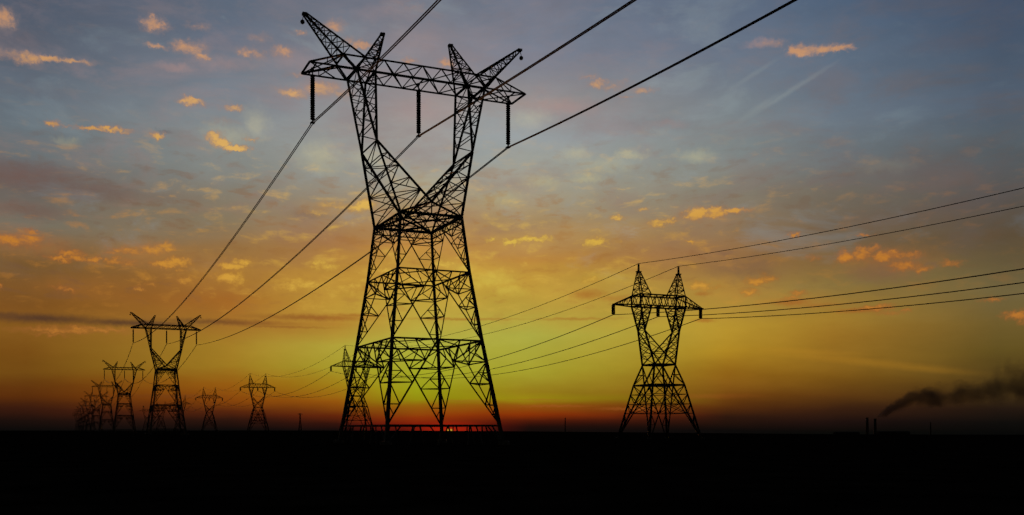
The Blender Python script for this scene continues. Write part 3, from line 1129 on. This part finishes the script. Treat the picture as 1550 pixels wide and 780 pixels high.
def line_points(spots, th, u, z, d0, L0, sag0, sag, gz0=None):
    heads = [hang(Vector((p.x, p.y, 0 if (gz0 is not None and i == 0) else ground_z(p.x, p.y))), th, u, z) for i, p in enumerate(spots)]
    pre = heads[0] - Vector((d0[0], d0[1], 0)) * L0
    pts = span(pre, heads[0], sag0)
    for i, (a, b) in enumerate(zip(heads, heads[1:])):
        pts += span(a, b, sag if not isinstance(sag, tuple) else sag[min(i, len(sag) - 1)])[1:]
    return pts


d1 = (-math.sin(TH1), math.cos(TH1))
for k, u in enumerate(US1):
    root = empty('conductor_bundle', hang(main_spots[0], TH1, u, 33.35))
    for du in (-.095, .095):
        pts = line_points(main_spots[:7], TH1, u + du, 33.35, d1, 0, 0, (4.7, 8.0), 0)[28:]
        sl, qd = ((-.078, .0005), (-.0726, .00022), (-.0716, .000455))[k]
        pre = []
        for i_ in range(50, 0, -1):                        # the span that passes over the camera's right shoulder
            dd = 200 * i_ / 50
            pre.append(pts[0] + Vector((-d1[0] * dd, -d1[1] * dd, sl * dd + qd * dd * dd)))
        pts = pre + pts
        m = MB()
        m.tube([p - root.location for p in pts], .055)
        m.build('cable', CABLE, root)
    tag(root, 'pair of thick cables hanging from the %s insulator of the huge pylon' % WHICH[k], 'power line', 'twin cables of the tall line')
d2 = Vector((-.4166, .9091, 0))
for k, u in enumerate(US2):
    pts = line_points(second_spots[:6], TH2, u, 30.13, d2, 262, 5.7, (8.3, 8.5))
    m = MB()
    m.tube(pts, .095)
    tag(m.build('conductor_wire', CABLE), 'thin wire through the %s short insulator of the lone right-hand pylon' % WHICH[k], 'power line', 'lower wires of the second line')
for s in (-1, 1):
    pts = line_points(second_spots[:6], TH2, s * 5.892, 43.6, d2, 262, 5.3, (7.0, 8.0))
    m = MB()
    m.tube(pts, .07)
    tag(m.build('shield_wire', CABLE), 'thin wire over the %s peak of the lone right-hand pylon' % ('left' if s < 0 else 'right'), 'power line', 'top wires of the second line')

# ------------------------------------------------------------------ the far horizon
# slender mast with a T-shaped head
p = at_px(454.4, 2000)
root = empty('lattice_mast', (p.x, p.y, ground_z(p.x, p.y)))
m = MB()
for su, sv in CORN:
    m.angle((su * 3.2, sv * 3.2, -1), (su * 1.1, sv * 1.1, 18), .7)
    m.angle((su * 1.1, sv * 1.1, 18), (su * .8, sv * .8, 34.5), .6)
zz = [0, 5, 9.5, 13.5, 17, 20, 23, 26, 29, 32, 34.5]
for a, b in zip(zz, zz[1:]):
    ha, hb = [(3.2 - 2.1 * (z + 1) / 19) if z < 18 else (1.1 - .3 * (z - 18) / 16.5) for z in (a, b)]
    for k in range(4):
        c, e = CORN[k], CORN[(k + 1) % 4]
        m.bar((c[0] * ha, c[1] * ha, a), (e[0] * hb, e[1] * hb, b), .35)
        m.bar((e[0] * ha, e[1] * ha, a), (c[0] * hb, c[1] * hb, b), .35)
m.build('mast', STEEL, root)
m = MB()
for sv in (-1, 1):
    m.bar((-5.2, sv * .8, 33.2), (5.2, sv * .8, 33.2), .5)
    m.bar((-5.2, sv * .8, 33.2), (-.8, sv * .8, 34.8), .4)
    m.bar((5.2, sv * .8, 33.2), (.8, sv * .8, 34.8), .4)
for i in range(9):
    m.bar((-5.2 + i * 1.3, -.8, 33.2), (-5.2 + i * 1.3, .8, 33.2), .3)
m.build('crossarm', STEEL, root)
tag(root, 'tiny faint mast with a T-shaped head on the horizon left of the huge pylon', 'mast')
# thin pole right of the sun
p = at_px(855.5, 2400)
root = empty('chimney', (p.x, p.y, ground_z(p.x, p.y)))


def chimney_parts(root, h, r0, r1):
    m = MB()
    m.lathe((0, 0, 0), [(r1, h), (r1 + (r0 - r1) * .5, h * .5), (r0, 0), (r0, -3)], 20)
    m.build('shaft', BRICK, root, True)
    m = MB()
    m.lathe((0, 0, 0), [(r1 * .8, h + .8), (r1 * 1.22, h + .6), (r1 * 1.22, h - .8), (r1 * 1.02, h - 1.4)], 20)
    m.build('rim', CONC, root)


chimney_parts(root, 33, 1.5, 1.0)
tag(root, 'thin lone chimney, barely visible on the red horizon right of the huge pylon', 'chimney')
for px, h, lab in ((1312.6, 50, 'dark chimney without smoke on the right horizon, beside the smoking one'), (1324.6, 47, 'dark chimney at the start of the smoke plume on the right horizon')):
    p = at_px(px, 3000)
    root = empty('chimney', (p.x, p.y, ground_z(p.x, p.y)))
    chimney_parts(root, h, 4.6, 3.6)
    tag(root, lab, 'chimney', 'paired chimneys of the far works')
p = at_px(1408.5, 3000)
root = empty('chimney', (p.x, p.y, ground_z(p.x, p.y)))
chimney_parts(root, 36, 2.4, 1.8)
tag(root, 'faint slim chimney under the smoke plume at far right', 'chimney')
# low sheds of the works
for px, w, h, lab in ((1281, 70, 5.5, 'very low dark shed left of the two chimneys on the horizon'), (1352, 90, 7.5, 'long low dark shed right of the two chimneys on the horizon')):
    p = at_px(px, 2960)
    root = empty('factory_shed', (p.x, p.y, ground_z(p.x, p.y)))
    m = MB()
    m.box((0, 0, h / 2 - 1), (w, 24, h + 2))
    m.build('wall', SHEET, root)
    m = MB()
    nb = 5
    for i in range(nb):
        x0, x1 = -w / 2 + w * i / nb, -w / 2 + w * (i + 1) / nb
        m.prism((x0, 0, h), (x1, 0, h), [(-12.4, .05), (12.4, .05), (0, 2.6)], [(-12.4, .05), (12.4, .05), (0, 2.6)])
    m.build('roof', SHEET, root)
    tag(root, lab, 'shed', 'low sheds of the far works')

# smoke: a wind-bent plume from the right of the two chimneys
spine = [(1327, 631.5, 2.6), (1332, 629.5, 4.2), (1340, 624.5, 6.2), (1350, 618, 8.2), (1362, 611, 10.5), (1376, 605, 13), (1390, 601, 15), (1406, 601, 16), (1424, 601, 17), (1444, 598, 18), (1464, 595, 18), (1484, 592, 20),
         (1504, 587, 24), (1522, 583, 27), (1542, 580, 30), (1570, 574, 33), (1620, 566, 36)]
bm = bmesh.new()
NS, rows = 14, []
for px, py, rr in spine:
    q = at_px(px, 3000)
    c = Vector((q.x, 3000, EYE + (YH - py) / FPX * 3000))
    rad = rr / FPX * 3000
    row = []
    for k in range(NS):
        a = 2 * math.pi * k / NS
        row.append(bm.verts.new(c + Vector((-.35 * math.cos(a), math.sin(a) * 1.4, math.cos(a))) * rad * 1.35))
    rows.append(row)
for a, b in zip(rows, rows[1:]):
    for k in range(NS):
        bm.faces.new((a[k], a[(k + 1) % NS], b[(k + 1) % NS], b[k]))
bm.faces.new(rows[0][::-1])
bm.faces.new(rows[-1])
bmesh.ops.recalc_face_normals(bm, faces=bm.faces)
me = bpy.data.meshes.new('smoke')
bm.to_mesh(me)
bm.free()
sm = bpy.data.materials.new('smoke')
sm.use_nodes = True
t = sm.node_tree
t.nodes.clear()
out = t.nodes.new('ShaderNodeOutputMaterial')
pv = t.nodes.new('ShaderNodeVolumePrincipled')
pv.inputs['Color'].default_value = (.16, .15, .16, 1)
tcn = t.nodes.new('ShaderNodeTexCoord')


def sn(kind, *ins, **k):
    n = t.nodes.new(kind)
    for a, b in k.items():
        setattr(n, a, b)
    for i_, v_ in enumerate(ins):
        if isinstance(v_, bpy.types.NodeSocket):
            t.links.new(v_, n.inputs[i_])
        elif v_ is not None:
            n.inputs[i_].default_value = v_
    return n.outputs[0]


sx = t.nodes.new('ShaderNodeSeparateXYZ')
t.links.new(tcn.outputs['Object'], sx.inputs[0])
PX0, PX1 = (1327 - CX) / FPX * 3000, (1620 - CX) / FPX * 3000
fx = sn('ShaderNodeMapRange', sx.outputs[0], PX0, PX1, 0.0, 1.0)
axis = t.nodes.new('ShaderNodeValToRGB')                   # r: height of the axis / 200, g: radius / 100
axis.color_ramp.interpolation = 'B_SPLINE'
while len(axis.color_ramp.elements) < len(spine):
    axis.color_ramp.elements.new(.5)
for e_, (px, py, rr) in zip(axis.color_ramp.elements, spine):
    e_.position = (px - 1327) / (1620 - 1327)
for e_, (px, py, rr) in zip(axis.color_ramp.elements, spine):
    e_.color = ((EYE + (YH - py) / FPX * 3000) / 200, rr / FPX * 30, 0, 1)
t.links.new(fx, axis.inputs[0])
sc_ = t.nodes.new('ShaderNodeSeparateColor')
t.links.new(axis.outputs[0], sc_.inputs[0])
rad_ = sn('ShaderNodeMath', sc_.outputs[1], 100.0, operation='MULTIPLY')
dz = sn('ShaderNodeMath', sx.outputs[2], sn('ShaderNodeMath', sc_.outputs[0], 200.0, operation='MULTIPLY'), operation='SUBTRACT')
dy = sn('ShaderNodeMath', sn('ShaderNodeMath', sx.outputs[1], 3000.0, operation='SUBTRACT'), 0.72, operation='MULTIPLY')
cv = sn('ShaderNodeCombineXYZ', dz, dy, 0.0)
ln = t.nodes.new('ShaderNodeVectorMath')
ln.operation = 'LENGTH'
t.links.new(cv, ln.inputs[0])
q_ = sn('ShaderNodeMath', ln.outputs['Value'], rad_, operation='DIVIDE')
nz = t.nodes.new('ShaderNodeTexNoise')
nz.inputs['Scale'].default_value = .022
nz.inputs['Detail'].default_value = 3
t.links.new(tcn.outputs['Object'], nz.inputs['Vector'])
wob = sn('ShaderNodeMath', nz.outputs[0], 0.5, 2.6, operation='SUBTRACT')
wob = sn('ShaderNodeMath', wob, 3.4, operation='MULTIPLY')
edge = sn('ShaderNodeMapRange', sn('ShaderNodeMath', q_, wob, operation='SUBTRACT'), 0.1, 1.1, 1.0, 0.0, interpolation_type='SMOOTHSTEP')
thick = sn('ShaderNodeMapRange', fx, 0.0, 0.5, 0.05, 0.013)
t.links.new(sn('ShaderNodeMath', edge, thick, operation='MULTIPLY'), pv.inputs['Density'])
t.links.new(pv.outputs[0], out.inputs['Volume'])
me.materials.append(sm)
so = bpy.data.objects.new('smoke', me)
so['kind'] = 'stuff'
so['label'] = 'dark smoke drifting right from a chimney'
COL.objects.link(so)
